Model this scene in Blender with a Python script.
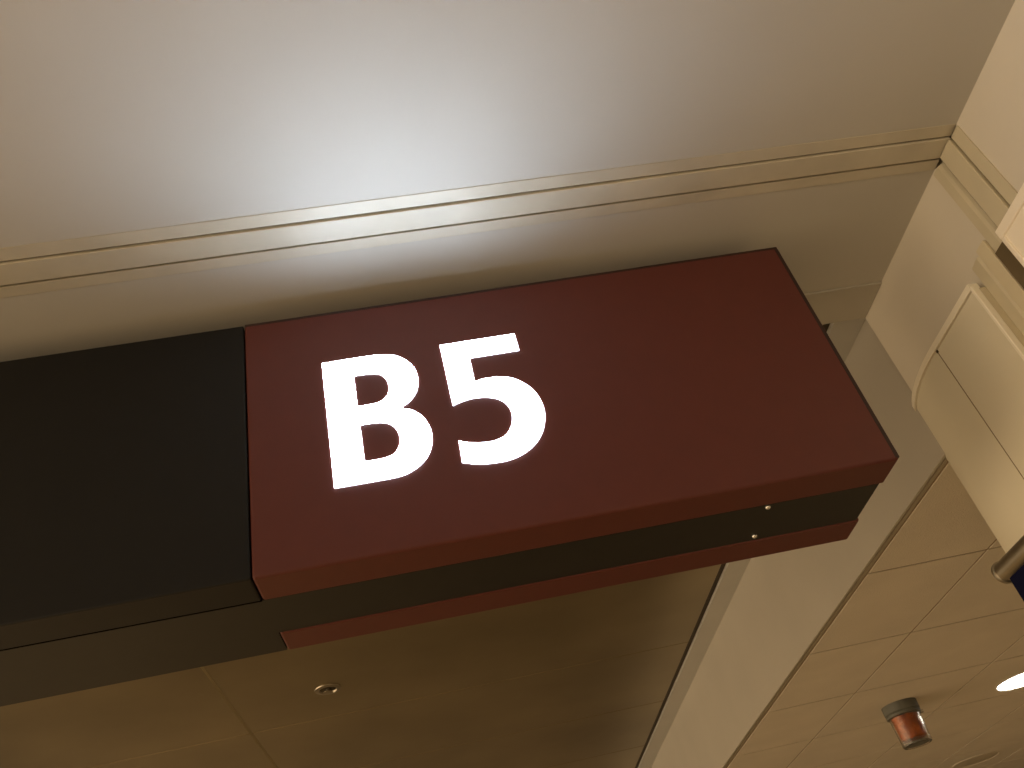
import bpy, bmesh, math, random
from mathutils import Vector, Matrix
random.seed(4)
for o in list(bpy.data.objects): bpy.data.objects.remove(o)
C = bpy.context.scene.collection
SC = bpy.context.scene
S, EYE = 0.8, 1.6                                # drawing units to metres, eye height
def P(x, y, z): return Vector((x*S, y*S, z*S + EYE))
# ------------------------------------------------------------ camera
cam_d = bpy.data.cameras.new('camera'); cam = bpy.data.objects.new('camera', cam_d); C.objects.link(cam)
R = [[0.97794458, -0.00692367, -0.20874974], [-0.1591109, 0.62277236, -0.76605372], [0.13530747, 0.78237245, 0.60793523]]
cam_d.sensor_width = 36; cam_d.lens = 868.204*36/1024; cam_d.clip_start = 0.02
cam.matrix_world = Matrix(((R[0][0], -R[1][0], -R[2][0], 0), (R[0][1], -R[1][1], -R[2][1], 0), (R[0][2], -R[1][2], -R[2][2], EYE), (0, 0, 0, 1)))
SC.camera = cam
# ------------------------------------------------------------ world, lights, exposure
W = bpy.data.worlds.new('world'); SC.world = W; W.use_nodes = True
_n = W.node_tree.nodes; _l = W.node_tree.links; bg = _n['Background']
_tc = _n.new('ShaderNodeTexCoord'); _dp = _n.new('ShaderNodeVectorMath'); _dp.operation = 'DOT_PRODUCT'
_dp.inputs[1].default_value = (-.95, -.30, -.05); _l.new(_tc.outputs['Generated'], _dp.inputs[0])
_mr = _n.new('ShaderNodeMapRange'); _mr.inputs['From Min'].default_value = .0; _mr.inputs['From Max'].default_value = 1.0
_mr.inputs['To Min'].default_value = .07; _mr.inputs['To Max'].default_value = 3.5; _pw0 = _n.new('ShaderNodeMath'); _pw0.operation = 'POWER'; _mx = _n.new('ShaderNodeMath'); _mx.operation = 'MAXIMUM'; _mx.inputs[1].default_value = 0.0; _pw0.inputs[1].default_value = 2.5
_l.new(_dp.outputs['Value'], _mx.inputs[0]); _l.new(_mx.outputs[0], _pw0.inputs[0]); _l.new(_pw0.outputs[0], _mr.inputs['Value'])
bg.inputs[0].default_value = (1.0, 0.735, 0.45, 1); _l.new(_mr.outputs['Result'], bg.inputs[1])   # warm hall, with a left lobe added to light the right wall
def area(name, x, y, z, sx, sy, rot, power, col):
    d = bpy.data.lights.new(name, 'AREA'); d.shape = 'RECTANGLE'; d.size = sx*S; d.size_y = sy*S; d.energy = power; d.color = col; d.spread = 1.9
    o = bpy.data.objects.new(name, d); C.objects.link(o); o.location = P(x, y, z); o.rotation_euler = rot; return o
WARM = (1.0, 0.72, 0.42)
area('added_fill_light', -2.6, -1.6, 1.5, 1.2, 2.4, (0, 0, 0), 22, WARM)  # unseen lamps without fixtures, added to light floor and walls
area('added_fill_light', 4.6, 4.6, 1.04, 1.0, 1.0, (0, 0, 0), 36, WARM)
area('added_fill_light', -3.0, 3.8, 1.55, 1.2, 1.6, (0, 0, 0), 80, WARM)
SC.view_settings.view_transform = 'Standard'; SC.view_settings.look = 'None'
SC.view_settings.gamma = 1; SC.view_settings.use_curve_mapping = False; SC.view_settings.exposure = 0.0
LETTER_POWER = 36.0
# ------------------------------------------------------------ materials
def mat(name, col, rough=.6, metal=0, var=.06, nscale=6, bump=.0, bscale=60, emit=None, trans=0, alpha=None, spec=.5, col2=None):
    m = bpy.data.materials.new(name); m.use_nodes = True; nt = m.node_tree; N = nt.nodes; L = nt.links
    b = N['Principled BSDF']; b.inputs['Roughness'].default_value = rough; b.inputs['Metallic'].default_value = metal
    b.inputs['Specular IOR Level'].default_value = spec
    tc = N.new('ShaderNodeTexCoord')
    n = N.new('ShaderNodeTexNoise'); n.inputs['Scale'].default_value = nscale; n.inputs['Detail'].default_value = 5
    L.new(tc.outputs['Object'], n.inputs['Vector'])
    r = N.new('ShaderNodeValToRGB'); L.new(n.outputs['Fac'], r.inputs['Fac'])
    c1 = [c*(1-var) for c in col]; c2 = [min(1, c*(1+var)) for c in (col2 or col)]
    r.color_ramp.elements[0].color = (*c1, 1); r.color_ramp.elements[0].position = .3
    r.color_ramp.elements[1].color = (*c2, 1); r.color_ramp.elements[1].position = .7
    L.new(r.outputs['Color'], b.inputs['Base Color'])
    if bump:
        n2 = N.new('ShaderNodeTexNoise'); n2.inputs['Scale'].default_value = bscale; n2.inputs['Detail'].default_value = 4
        L.new(tc.outputs['Object'], n2.inputs['Vector'])
        bp = N.new('ShaderNodeBump'); bp.inputs['Strength'].default_value = bump; bp.inputs['Distance'].default_value = .01
        L.new(n2.outputs['Fac'], bp.inputs['Height']); L.new(bp.outputs['Normal'], b.inputs['Normal'])
    if emit: b.inputs['Emission Color'].default_value = (*emit[0], 1); b.inputs['Emission Strength'].default_value = emit[1]
    if trans: b.inputs['Transmission Weight'].default_value = trans; b.inputs['IOR'].default_value = 1.45
    return m
M = {}
M['plaster'] = mat('ceiling_plaster', (.53, .515, .47), .75, var=.02, nscale=3, bump=.04, bscale=35)
M['band'] = mat('edge_band_plaster', (.46, .44, .385), .7, var=.03)
M['wall'] = mat('wall_paint', (.63, .59, .51), .6, var=.03, nscale=3, bump=.08, bscale=40)
M['fascia'] = mat('fascia_paint', (.41, .385, .335), .6, var=.03, nscale=4, bump=.05)
M['joint'] = mat('joint_cover_paint', (.56, .52, .42), .45, var=.08, nscale=8)
M['joint_wall'] = mat('wall_joint_cover_paint', (.56, .51, .38), .45, var=.06, nscale=8)
M['gasket_and_shade'] = mat('joint_gasket_and_shade', (.045, .033, .014), .7)
M['red'] = mat('sign_red_enamel', (.095, .019, .014), .48, var=.04, nscale=30, bump=.03, bscale=300)
M['black'] = mat('sign_black_face', (.006, .006, .0065), .5, spec=.3, var=.08, nscale=30, bump=.03, bscale=300)
M['dark'] = mat('sign_dark_metal', (.0125, .012, .0115), .42, spec=.4, var=.08, nscale=30)
M['letter'] = mat('lit_white_acrylic', (.9, .9, .9), .4, emit=((.70, .83, 1.0), LETTER_POWER))
_nt = M['letter'].node_tree; _lw = _nt.nodes.new('ShaderNodeLayerWeight'); _lw.inputs['Blend'].default_value = .5   # emission cut at grazing angles to shape the ceiling glow
_iv = _nt.nodes.new('ShaderNodeMath'); _iv.operation = 'SUBTRACT'; _iv.inputs[0].default_value = 1.0; _nt.links.new(_lw.outputs['Facing'], _iv.inputs[1])
_pw = _nt.nodes.new('ShaderNodeMath'); _pw.operation = 'POWER'; _pw.inputs[1].default_value = .8; _nt.links.new(_iv.outputs[0], _pw.inputs[0])
_mu = _nt.nodes.new('ShaderNodeMath'); _mu.operation = 'MULTIPLY'; _mu.inputs[1].default_value = LETTER_POWER; _nt.links.new(_pw.outputs[0], _mu.inputs[0])
_nt.links.new(_mu.outputs[0], _nt.nodes['Principled BSDF'].inputs['Emission Strength'])
M['bronze'] = mat('bronze_panel', (.27, .225, .14), .30, metal=.75, var=.22, nscale=1.3)
M['bronze_edge'] = mat('bronze_joint', (.36, .30, .18), .45, metal=.4)
M['grey'] = mat('grey_soffit_metal', (.52, .52, .50), .5, metal=.1, var=.03)
M['shadowgap'] = mat('dark_reveal', (.045, .033, .02), .6)
M['tile'] = mat('acoustic_tile', (.66, .61, .52), .9, var=.05, nscale=4, bump=.25, bscale=220)
M['tbar'] = mat('ceiling_grid_bar', (.24, .18, .11), .7)
M['angle'] = mat('wall_angle_paint', (.34, .30, .23), .6)
M['clad'] = mat('cladding_enamel', (.70, .66, .53), .45, var=.03, nscale=4)
M['clad_light'] = mat('cladding_edge_trim', (.86, .82, .70), .35, var=.02)
M['housing'] = mat('housing_enamel', (.86, .80, .68), .4, var=.02)
M['corner'] = mat('guard_enamel', (.62, .56, .41), .35, var=.04)
M['cgrey'] = mat('beacon_base', (.12, .125, .11), .45)
M['amber'] = mat('amber_lens', (.34, .055, .006), .4, var=.35, nscale=30, col2=(.55, .14, .015))
M['glass'] = mat('clear_polycarbonate', (.95, .93, .9), .14, trans=1.0, var=0)
M['steel'] = mat('brushed_steel', (.36, .32, .25), .33, metal=.9, var=.1, nscale=20)
M['shadowseam'] = mat('seam_shade_black', (.002, .002, .002), .9, spec=0)
M['gap_shade'] = mat('brown_gap_shade', (.12, .09, .045), .7)
M['edge'] = mat('painted_edge_shade', (.022, .007, .005), .5)  # dark colour paints the shade on the sign's top and right edges
M['navy'] = mat('navy_panel', (.003, .004, .022), .7, spec=.08)
M['screw'] = mat('bright_screw', (.85, .85, .82), .25, metal=.8)
M['white'] = mat('white_trim', (.7, .68, .62), .5)
M['lamp'] = mat('lamp_diffuser', (.9, .9, .85), .5, emit=((1.0, .93, .80), 14))
M['off'] = mat('unlit_lamp_recess', (.48, .43, .34), .6)
M['floor'] = mat('floor_carpet', (.06, .05, .03), .9, var=.1, nscale=.7, col2=(.60, .50, .34), bump=.3, bscale=300)
M['farwall'] = mat('far_wall_paint', (.42, .36, .27), .7, var=.05)
# ------------------------------------------------------------ mesh helpers (drawing units, world placed)
def new(): return bmesh.new()
def box(bm, x0, x1, y0, y1, z0, z1):
    v = [bm.verts.new((x, y, z)) for x in (x0, x1) for y in (y0, y1) for z in (z0, z1)]
    for f in ((0, 1, 3, 2), (4, 6, 7, 5), (0, 4, 5, 1), (2, 3, 7, 6), (0, 2, 6, 4), (1, 5, 7, 3)):
        bm.faces.new([v[i] for i in f])
    return v
def prism_z(bm, pts, z0, z1):                     # xy outline extruded in z
    a = [bm.verts.new((x, y, z0)) for x, y in pts]; b = [bm.verts.new((x, y, z1)) for x, y in pts]
    bm.faces.new(a[::-1]); bm.faces.new(b); n = len(pts)
    for i in range(n): bm.faces.new((a[i], a[(i+1) % n], b[(i+1) % n], b[i]))
def lathe(bm, cx, cy, prof, seg=40, axis='z'):    # prof: (radius, z)
    rings = []
    for r, z in prof:
        ring = []
        for k in range(seg):
            a = 2*math.pi*k/seg
            if axis == 'z': ring.append(bm.verts.new((cx+r*math.cos(a), cy+r*math.sin(a), z)))
            else: ring.append(bm.verts.new((cx+r*math.cos(a), z, cy+r*math.sin(a))))
        rings.append(ring)
    for A, B in zip(rings, rings[1:]):
        for k in range(seg): bm.faces.new((A[k], A[(k+1) % seg], B[(k+1) % seg], B[k]))
    return rings
def cap(bm, ring): bm.faces.new(ring)
ORG = {}
def obj(name, bm, m, parent=None, bevel=0, smooth=False, kind=None, seg=2, autos=False):
    bmesh.ops.recalc_face_normals(bm, faces=bm.faces)
    me = bpy.data.meshes.new(name)
    org = Vector((0, 0, 0)); p = parent
    while p: org += p.location; p = p.parent
    if parent is None:                             # origin at the centre of the shape's underside
        c = [sum(v.co[i] for v in bm.verts)/len(bm.verts) for i in range(2)]
        org = P(c[0], c[1], min(v.co.z for v in bm.verts))
    for v in bm.verts: v.co = P(*v.co) - org
    bm.to_mesh(me); bm.free(); me.materials.append(m)
    o = bpy.data.objects.new(name, me); C.objects.link(o)
    if parent: o.parent = parent
    else: o.location = org
    if smooth:
        for f in me.polygons: f.use_smooth = True
    if autos:
        me.shade_smooth() if hasattr(me, 'shade_smooth') else None
        me.set_sharp_from_angle(angle=math.radians(35))
    if bevel:
        b = o.modifiers.new('bevel', 'BEVEL'); b.width = bevel*S; b.segments = seg; b.limit_method = 'ANGLE'
    if kind: o['kind'] = kind
    return o
def struct(name, bm, m, **k): return obj(name, bm, m, kind='structure', **k)
def thing(name, label, cat, x, y, z, group=None):
    o = bpy.data.objects.new(name, None); C.objects.link(o); o.location = P(x, y, z); o.empty_display_size = .1
    o['label'] = label; o['category'] = cat
    if group: o['group'] = group
    return o
def bx(name, m, parent, *a, **k):
    bm = new(); box(bm, *a); return obj(name, bm, m, parent, **k)
H = 1.6; WX = 1.497; FX = 1.515; ZT = 1.098; ZB = 1.612; FL = -EYE/S
# ------------------------------------------------------------ setting
bm = new(); box(bm, -6, 9, -5, 13, FL-.1, FL); struct('floor', bm, M['floor'])
# near plaster ceiling: two fields either side of the expansion joint
bm = new(); box(bm, -6, WX, -5, 1.300, H, H+.15); box(bm, -6, WX, 1.300, 1.432, H+.02, H+.15); box(bm, -6, WX, 1.432, 1.852, H, H+.15); struct('ceiling', bm, M['plaster'])
bm = new(); box(bm, -6, WX, 1.852, 2.008, H-.007, H+.15); struct('trim_1', bm, M['band'], bevel=.004, seg=3)
# expansion joint across the ceiling
bm = new(); box(bm, -6, WX, 1.296, 1.331, H-.0015, H+.019); j = struct('trim_2', bm, M['joint'])
bx('cover_strip', M['joint'], j, -6, WX, 1.3365, 1.3965, H-.006, H+.019, bevel=.0015)
bx('cover_strip', M['joint'], j, -6, WX, 1.4050, 1.4380, H-.002, H+.019, bevel=.002)
bx('gasket_and_shade', M['gasket_and_shade'], j, -6, WX, 1.331, 1.3365, H+.004, H+.019)
bx('gasket_and_shade', M['gasket_and_shade'], j, -6, WX, 1.3965, 1.4050, H+.005, H+.019)
# right wall and its joint
bm = new(); box(bm, WX, WX+.8, -5, 1.300, FL, H+.15); box(bm, WX+.02, WX+.8, 1.300, 1.432, FL, H+.15); box(bm, WX, WX+.8, 1.432, 2.010, FL, H+.15)
struct('wall_right', bm, M['wall'])
bm = new(); box(bm, WX-.004, WX+.019, 1.296, 1.331, FL, H-.008); j = struct('trim_3', bm, M['joint_wall'])
bx('cover_strip', M['joint_wall'], j, WX-.010, WX+.019, 1.3365, 1.3935, FL, H-.008, bevel=.002)
bx('gasket_and_shade', M['gasket_and_shade'], j, WX+.004, WX+.019, 1.331, 1.3365, FL, H-.008)
bm = new(); prism_z(bm, [(WX+.019, 1.396), (WX+.016, 1.396), (WX+.014, 1.404), (WX+.002, 1.416), (WX-.003, 1.424), (WX-.003, 1.450), (WX+.019, 1.450)], FL, H-.008)
obj('cover_strip', bm, M['joint_wall'], j)
bx('gasket_and_shade', M['gasket_and_shade'], j, WX-.0005, WX+.0165, 1.3937, 1.4015, FL, H-.010)  # dark strip painting the shade in this groove
# fascia beyond the wall end, above the lower tiled ceiling
bm = new(); box(bm, FX, FX+.012, 2.012, 12.9, ZT, ZB+.02); struct('trim_4', bm, M['fascia'], bevel=.002)
bm = new(); box(bm, 1.405, FX-.001, 2.012, 12.9, ZB, ZB+.04); struct('trim_5', bm, M['grey'])
bm = new(); box(bm, 1.372, 1.405, 2.012, 12.9, ZB+.016, ZB+.05); struct('trim_6', bm, M['shadowgap'])
# bronze metal ceiling: panels with narrow joints (one surface)
bm = new()
ys = [2.012, 2.70, 3.66, 4.62, 5.58, 6.54, 7.5, 8.46, 9.42, 10.4, 11.4, 12.9]; xs = [-5.75, -3.37, -.993, 1.372]
for x0, x1 in zip(xs, xs[1:]):
    for y0, y1 in zip(ys, ys[1:]): box(bm, x0+.007, x1-(.007 if x1 < 1 else 0), y0+.0025, y1-.0025, ZB+.004, ZB+.03)
cb = struct('ceiling_bronze', bm, M['bronze'], bevel=.002)
bm = new(); box(bm, -6, 1.372, 2.012, 12.9, ZB+.024, ZB+.06); obj('panel_carrier', bm, M['bronze_edge'], cb)
bm = new()
for x in xs[1:3]: box(bm, x-.0055, x-.002, 2.012, 12.9, ZB+.003, ZB+.023); box(bm, x+.002, x+.0055, 2.012, 12.9, ZB+.003, ZB+.023)
obj('lit_edge_strip', bm, M['bronze_edge'], cb)  # paler strips painting the lit edges along the panel joints
# tiled ceiling on the right (lower)
PT = .757; X0 = 2.024; Y0 = 2.835
bm = new(); g = .0055
gx = [FX+.034, X0] + [X0+PT*k for k in range(1, 10)]; gy = [2.05, 2.082] + [Y0+PT*k for k in range(0, 14)]
for x0, x1 in zip(gx, gx[1:]):
    for y0, y1 in zip(gy, gy[1:]): box(bm, x0+g, x1-g, y0+g, y1-g, ZT, ZT+.02)
ct = struct('ceiling_tiled', bm, M['tile'])
bm = new(); box(bm, FX+.03, gx[-1], 2.05, 12.9, ZT+.0025, ZT+.05); obj('ceiling_grid', bm, M['tbar'], ct)
bm = new(); box(bm, FX+.0125, FX+.034, 2.05, 12.9, ZT+.010, ZT+.02)
t7 = struct('trim_7', bm, M['tbar'])
bx('wall_angle', M['angle'], t7, FX+.016, FX+.031, 2.05, 12.9, ZT+.001, ZT+.0099)
# remote walls
bm = new(); box(bm, -6, 9, 13, 13.2, FL, 1.9); struct('wall_far', bm, M['farwall'])
# ------------------------------------------------------------ gate sign
def smooth_outline(L, n=6):
    out = []; N = len(L)
    for i in range(N):
        p1, p2 = L[i], L[(i+1) % N]
        if p1[2] and p2[2]: out.append(p1[:2]); continue
        p0, p3 = L[i-1], L[(i+2) % N]
        if p1[2]: p0 = (2*p1[0]-p2[0], 2*p1[1]-p2[1]) if not p1[2] == 2 else p0
        if p2[2]: p3 = (2*p2[0]-p1[0], 2*p2[1]-p1[1])
        for k in range(n):
            t = k/n
            out.append(tuple(.5*((2*p1[a]) + (-p0[a]+p2[a])*t + (2*p0[a]-5*p1[a]+4*p2[a]-p3[a])*t*t + (-p0[a]+3*p1[a]-3*p2[a]+p3[a])*t**3) for a in (0, 1)))
    return out
def glyph(name, outlines, parent, y, depth, m):
    cu = bpy.data.curves.new(name, 'CURVE'); cu.dimensions = '2D'; cu.fill_mode = 'BOTH'; cu.extrude = depth*S/2
    for L in outlines:
        pts = smooth_outline(L); sp = cu.splines.new('POLY'); sp.points.add(len(pts)-1); sp.use_cyclic_u = True
        for q, (x, z) in zip(sp.points, pts): q.co = (x*S, z*S, 0, 1)
    tmp = bpy.data.objects.new('tmp', cu); C.objects.link(tmp)
    dg = bpy.context.evaluated_depsgraph_get(); dg.update()
    me = bpy.data.meshes.new_from_object(tmp.evaluated_get(dg)); bpy.data.objects.remove(tmp); bpy.data.curves.remove(cu)
    me.transform(Matrix(((1, 0, 0, 0), (0, 0, 1, y*S), (0, 1, 0, EYE), (0, 0, 0, 1))))
    me.transform(Matrix.Translation(-parent.location)); me.name = name
    bm2 = bmesh.new(); bm2.from_mesh(me); bmesh.ops.recalc_face_normals(bm2, faces=bm2.faces); bm2.to_mesh(me); bm2.free()
    me.materials.clear(); me.materials.append(m)
    o = bpy.data.objects.new(name, me); C.objects.link(o); o.parent = parent; return o
B_OUT = [(-0.1530, 1.3692, 1), (-0.0838, 1.3701, 1), (-0.0439, 1.3701, 0), (-0.0097, 1.3672, 0), (0.0185, 1.3585, 0), (0.0409, 1.3399, 0), (0.0565, 1.3136, 0), (0.0614, 1.2834, 0), (0.0575, 1.2552, 0), (0.0458, 1.2308, 0), (0.0283, 1.2133, 0), (0.0068, 1.2016, 1), (0.0283, 1.1947, 0), (0.0478, 1.1791, 0), (0.0614, 1.1558, 0), (0.0682, 1.1285, 0), (0.0672, 1.1012, 0), (0.0585, 1.0729, 0), (0.0419, 1.0495, 0), (0.0195, 1.0330, 0), (-0.0058, 1.0232, 0), (-0.0351, 1.0203, 1), (-0.1530, 1.0203, 1)]
B_TOP = [(-0.0838, 1.3165, 1), (-0.0585, 1.3165, 1), (-0.0380, 1.3146, 0), (-0.0214, 1.3068, 0), (-0.0107, 1.2902, 0), (-0.0078, 1.2678, 0), (-0.0127, 1.2474, 0), (-0.0244, 1.2337, 0), (-0.0409, 1.2269, 0), (-0.0624, 1.2259, 1), (-0.0838, 1.2259, 1)]
B_LOW = [(-0.0838, 1.1733, 1), (-0.0565, 1.1733, 1), (-0.0351, 1.1704, 0), (-0.0175, 1.1616, 0), (-0.0058, 1.1450, 0), (-0.0019, 1.1226, 0), (-0.0058, 1.1002, 0), (-0.0166, 1.0836, 0), (-0.0331, 1.0758, 0), (-0.0536, 1.0739, 1), (-0.0838, 1.0739, 1)]
FIVE = [(0.1267, 1.3692, 1), (0.3089, 1.3692, 1), (0.3089, 1.3156, 1), (0.1891, 1.3156, 1), (0.1881, 1.2435, 1), (0.2154, 1.2474, 0), (0.2436, 1.2454, 0), (0.2709, 1.2376, 0), (0.2943, 1.2201, 0), (0.3138, 1.1938, 0), (0.3245, 1.1626, 0), (0.3265, 1.1285, 0), (0.3187, 1.0944, 0), (0.3031, 1.0632, 0), (0.2797, 1.0388, 0), (0.2504, 1.0223, 0), (0.2193, 1.0145, 0), (0.1842, 1.0145, 0), (0.1510, 1.0193, 0), (0.1218, 1.0291, 1), (0.1238, 1.0866, 1), (0.1433, 1.0778, 0), (0.1686, 1.0720, 0), (0.1949, 1.0700, 0), (0.2193, 1.0758, 0), (0.2368, 1.0895, 0), (0.2485, 1.1109, 0), (0.2534, 1.1353, 0), (0.2495, 1.1587, 0), (0.2378, 1.1772, 0), (0.2193, 1.1889, 0), (0.1959, 1.1947, 0), (0.1715, 1.1957, 0), (0.1481, 1.1918, 0), (0.1277, 1.1850, 1)]
SX0, SXM, SX1 = -1.90, -.3299, 1.0534; SY0, SYa, SYb, SY1 = 1.569, 1.6722, 1.8369, 1.9363; SZ0, SZ1 = .8459, 1.530
sg = thing('gate_sign', 'long dark red and black hanging lightbox sign reading B5 in glowing white characters', 'sign', (SX0+SX1)/2, (SY0+SY1)/2, SZ0)
bx('red_cabinet', M['red'], sg, SXM+.001, SX1, SY0, SYa-.001, SZ0, SZ1, bevel=.007, seg=4)['label'] = 'dark red front half of the sign around the characters'
bx('red_cabinet', M['red'], sg, SXM+.001, SX1, SYb+.001, SY1, SZ0, SZ1, bevel=.007, seg=4)['label'] = 'dark red rear half of the sign seen from below'
bx('dark_cabinet', M['black'], sg, SX0, SXM-.001, SY0, SYa-.0035, SZ0, SZ1, bevel=.004, seg=3)['label'] = 'blank black front half left of the red section'
bx('dark_cabinet', M['dark'], sg, SX0, SXM-.001, SYb+.0006, SY1, SZ0+.003, SZ1)['label'] = 'blank black rear half seen from below'
bx('channel', M['dark'], sg, SX0+.004, SX1-.010, SYa+.0005, SYb+.0005, SZ0+.003, SZ1-.004)['label'] = 'black channel between the front and rear halves'
bx('edge_strip', M['edge'], sg, SXM+.003, SX1+.0005, SY0-.0008, SY0+.02, SZ1-.0065, SZ1+.0008, bevel=.001)['label'] = 'dark strip painted as shade along the top edge of the red face'
bx('edge_strip', M['edge'], sg, SX1-.0085, SX1+.0008, SY0-.0008, SY0+.02, SZ0+.004, SZ1-.0066, bevel=.001)['label'] = 'dark strip painted as shade down the right edge of the red face'
for y in (SYa+.010, SYb-.022):
    bm = new(); r = lathe(bm, .7767, y, [(.0065, SZ0+.0035), (.0065, SZ0+.001), (.005, SZ0-.0015), (.0025, SZ0-.003)], 16); cap(bm, r[-1]); cap(bm, r[0])
    obj('screw', bm, M['screw'], sg, smooth=True)
bx('seam_shade', M['shadowseam'], sg, SX0+.002, SXM-.001, SYa-.0034, SYa+.0004, SZ0+.0006, SZ1-.006)['label'] = 'thin black strip painted as seam shade behind the front half'  # black strip standing in for the shade in the gap
for x in (-1.3, .1, .75): bx('mounting_bracket', M['dark'], sg, x-.05, x+.05, 1.71, 1.79, SZ1-.004, H)
glyph('letter_b', [B_OUT, B_TOP, B_LOW], sg, SY0-.0004, .002, M['letter'])['label'] = 'glowing white letter B'
glyph('numeral_five', [FIVE], sg, SY0-.0004, .002, M['letter'])['label'] = 'glowing white numeral 5'
# ------------------------------------------------------------ rounded cladding on the wall end
ZC = 1.262
def clad_path(off, y_start=1.545, n=20):
    pts = [(1.46-off, y_start), (1.46-off, 1.778)]
    for k in range(1, n+1):
        t = math.pi/2*k/n; nx, ny = -math.cos(t)/.16, math.sin(t)/.37; l = math.hypot(nx, ny)
        pts.append((1.62-.16*math.cos(t)+off*nx/l, 1.778+.37*math.sin(t)+off*ny/l))
    pts.append((2.3, 2.148+off)); return pts
def clad_mesh(bm, o_out, o_in, z0, z1, ys=1.545):
    a = clad_path(o_out, ys); b = clad_path(o_in, ys)
    for p in range(len(a)-1):
        q = [a[p], a[p+1], b[p+1], b[p]]
    va = [[bm.verts.new((x, y, z)) for x, y in L] for L in (a, b) for z in (z0, z1)]   # a0 a1 b0 b1
    n = len(a)
    for i in range(n-1):
        bm.faces.new((va[0][i], va[0][i+1], va[1][i+1], va[1][i])); bm.faces.new((va[2][i], va[3][i], va[3][i+1], va[2][i+1]))
        bm.faces.new((va[1][i], va[1][i+1], va[3][i+1], va[3][i])); bm.faces.new((va[0][i], va[2][i], va[2][i+1], va[0][i+1]))
    for i in (0, n-1): bm.faces.new((va[0][i], va[1][i], va[3][i], va[2][i]))
cl = thing('column_cladding', 'beige enamelled cladding with a rounded end and raised top lip around the wall corner', 'wall cladding', 1.5, 1.9, FL)
bm = new(); clad_mesh(bm, 0, -.020, FL, ZC-.002); obj('panel', bm, M['clad'], cl, autos=True)
bm = new(); clad_mesh(bm, .006, -.022, ZC, ZC+.018); obj('top_lip', bm, M['clad_light'], cl, autos=True)
bx('edge_strip', M['clad_light'], cl, 1.452, 1.470, 1.536, 1.546, FL, ZC+.004, bevel=.002)
bx('side_return', M['corner'], cl, 1.466, WX-.001, 1.538, 1.552, FL, ZC-.004)
bx('panel_seam', M['tbar'], cl, 1.4592, 1.4602, 1.7775, 1.7800, FL, ZC-.003)
bm = new(); lathe(bm, 1.80, ZC-.006, [(.0035, 0)], 12)
bm.free()
bx('rivet', M['gasket_and_shade'], cl, 1.4575, 1.4605, 1.774, 1.781, ZC-.009, ZC-.002)
# thin guard plate on the wall next to the cladding
cg = thing('corner_guard', 'thin beige metal guard plate with a stepped top between the cladding and the housing', 'wall guard', 1.49, 1.48, FL)
bx('flat_plate', M['corner'], cg, 1.486, WX-.001, 1.452, 1.492, FL, 1.337, bevel=.002)
bm = new(); prism_z(bm, [(WX-.001, 1.492), (1.488, 1.492), (1.484, 1.500), (1.489, 1.537), (WX-.001, 1.537)], FL, 1.322)
obj('curved_plate', bm, M['joint_wall'], cg)
# box housing at the right edge of the frame
hs = thing('wall_housing', 'pale beige box housing with a raised edge frame high on the right wall', 'housing', 1.46, 1.1, FL)
bx('body', M['housing'], hs, 1.445, WX-.012, .60, 1.362, FL, 1.270)
bx('top_frame', M['housing'], hs, 1.440, WX-.012, .60, 1.366, 1.248, 1.276, bevel=.003)
bx('side_frame', M['housing'], hs, 1.440, WX-.012, 1.352, 1.366, FL, 1.247, bevel=.003)
bx('gap_shade_strip', M['gap_shade'], hs, 1.489, WX-.0005, 1.367, 1.450, FL, 1.285)  # brown strip painting the shadow in the gap beside the housing
# ------------------------------------------------------------ amber beacon
bc = (2.42, 4.77)
be = thing('amber_beacon', 'small amber beacon in a clear cup hanging from the tiled ceiling', 'beacon light', bc[0], bc[1], ZT-.216)
bm = new(); r = lathe(bm, *bc, [(.096, ZT+.001), (.096, ZT-.042), (.090, ZT-.048), (.094, ZT-.052), (.094, ZT-.064), (.070, ZT-.068)], 40); cap(bm, r[0]); cap(bm, r[-1]); obj('base', bm, M['cgrey'], be, autos=True)
bm = new(); r = lathe(bm, *bc, [(.072, ZT-.066), (.070, ZT-.12), (.067, ZT-.180), (.06, ZT-.186)], 40); cap(bm, r[0]); cap(bm, r[-1])
obj('amber_lens', bm, M['amber'], be, autos=True)
bm = new(); r = lathe(bm, *bc, [(.084, ZT-.067), (.078, ZT-.212), (.074, ZT-.216), (.070, ZT-.212), (.080, ZT-.067)], 40)
obj('clear_cup', bm, M['glass'], be, autos=True)
bm = new(); r = lathe(bm, *bc, [(.070, ZT-.206), (.070, ZT-.211)], 40); cap(bm, r[0]); cap(bm, r[-1]); obj('end_plate', bm, M['cgrey'], be)
bm = new(); box(bm, bc[0]+.083, bc[0]+.100, bc[1]-.035, bc[1]-.015, ZT-.072, ZT-.056); obj('latch', bm, M['screw'], be, bevel=.003)
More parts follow.
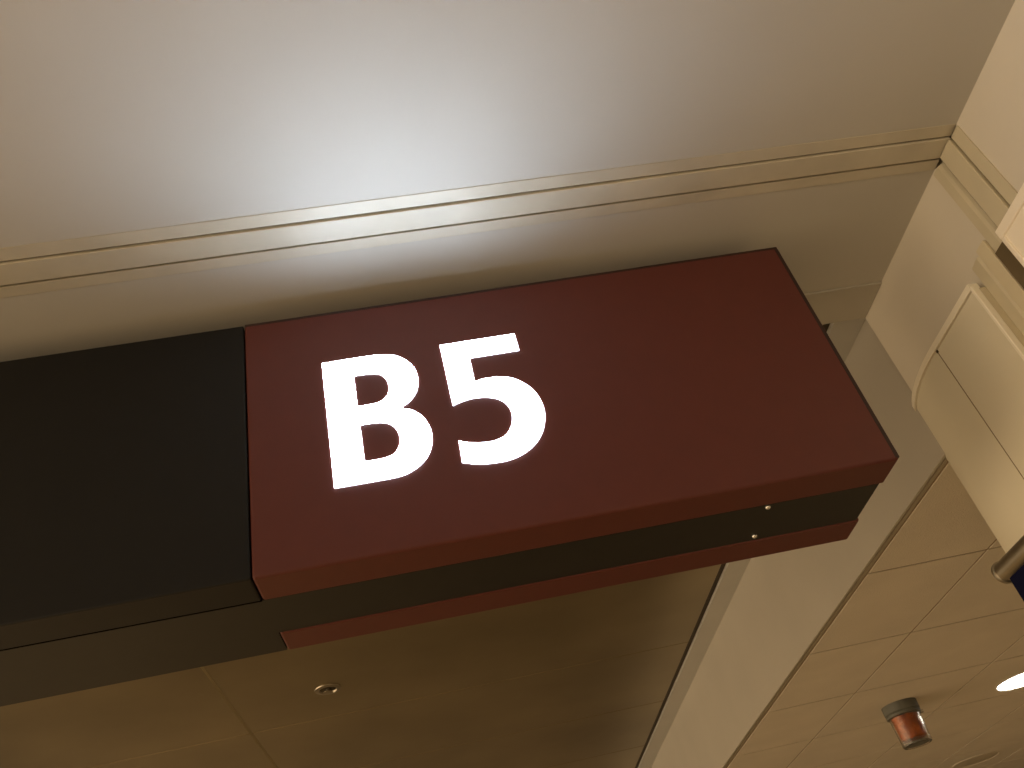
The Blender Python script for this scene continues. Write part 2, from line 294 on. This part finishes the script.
# ------------------------------------------------------------ recessed ceiling lights
def downlight(cx, cy, lit, label):
    t = thing('ceiling_downlight', label, 'ceiling light', cx, cy, ZT-.006)
    bm = new(); lathe(bm, cx, cy, [(.172, ZT-.0005), (.186, ZT-.0005), (.186, ZT-.003), (.176, ZT-.005), (.172, ZT-.0005)], 48); obj('trim_ring', bm, M['white' if lit else 'tile'], t, autos=True)
    bm = new(); r = lathe(bm, cx, cy, [(.171, ZT-.0005), (.15, ZT-.004), (.05, ZT-.006)], 48); cap(bm, r[-1]); cap(bm, r[0]); obj('diffuser', bm, M['lamp' if lit else 'off'], t, autos=True)
downlight(3.235, 4.83, True, 'lit round white downlight in the tiled ceiling at the right edge')
downlight(3.92, 6.98, False, 'unlit dark round downlight in the tiled ceiling beyond the amber beacon')
# ------------------------------------------------------------ sprinkler in the bronze ceiling
cx, cy = -.54, 4.228; Z = ZB+.004
sp = thing('sprinkler_head', 'small round sprinkler head recessed in a ring in the bronze ceiling', 'sprinkler', cx, cy, Z-.02)
bm = new(); lathe(bm, cx, cy, [(.040, Z+.0), (.044, Z-.008), (.062, Z-.005), (.064, Z-.0005), (.040, Z-.0005)], 36); obj('escutcheon', bm, M['steel'], sp, autos=True)
bm = new(); r = lathe(bm, cx, cy, [(.040, Z-.0006), (.036, Z-.0015)], 36); cap(bm, r[0]); cap(bm, r[1]); obj('recess', bm, M['gasket_and_shade'], sp)
bm = new(); r = lathe(bm, cx, cy, [(.010, Z-.001), (.010, Z-.014), (.024, Z-.016), (.024, Z-.018), (.004, Z-.020)], 20); cap(bm, r[0]); cap(bm, r[-1]); obj('deflector', bm, M['steel'], sp, autos=True)
# ------------------------------------------------------------ navy sign on a round rail
tx, tz = 1.33, .657
ns = thing('rail_sign', 'navy blue hanging sign panel under a round brushed steel rail at the right edge', 'sign', tx, 1.3, tz-.4)
bm = new(); ye = 1.862
r = lathe(bm, tx, tz, [(.024, ye), (.0275, ye-.003), (.0275, ye-.010), (.024, ye-.012), (.024, .75)], 32, axis='y'); cap(bm, r[0]); cap(bm, r[-1])
obj('rail', bm, M['steel'], ns, autos=True)
bx('panel', M['navy'], ns, tx-.008, tx+.008, .78, ye-.022, tz-.38, tz-.020, bevel=.002)
bx('wall_bracket', M['steel'], ns, tx+.02, WX-.012, .90, .94, tz-.012, tz+.012)
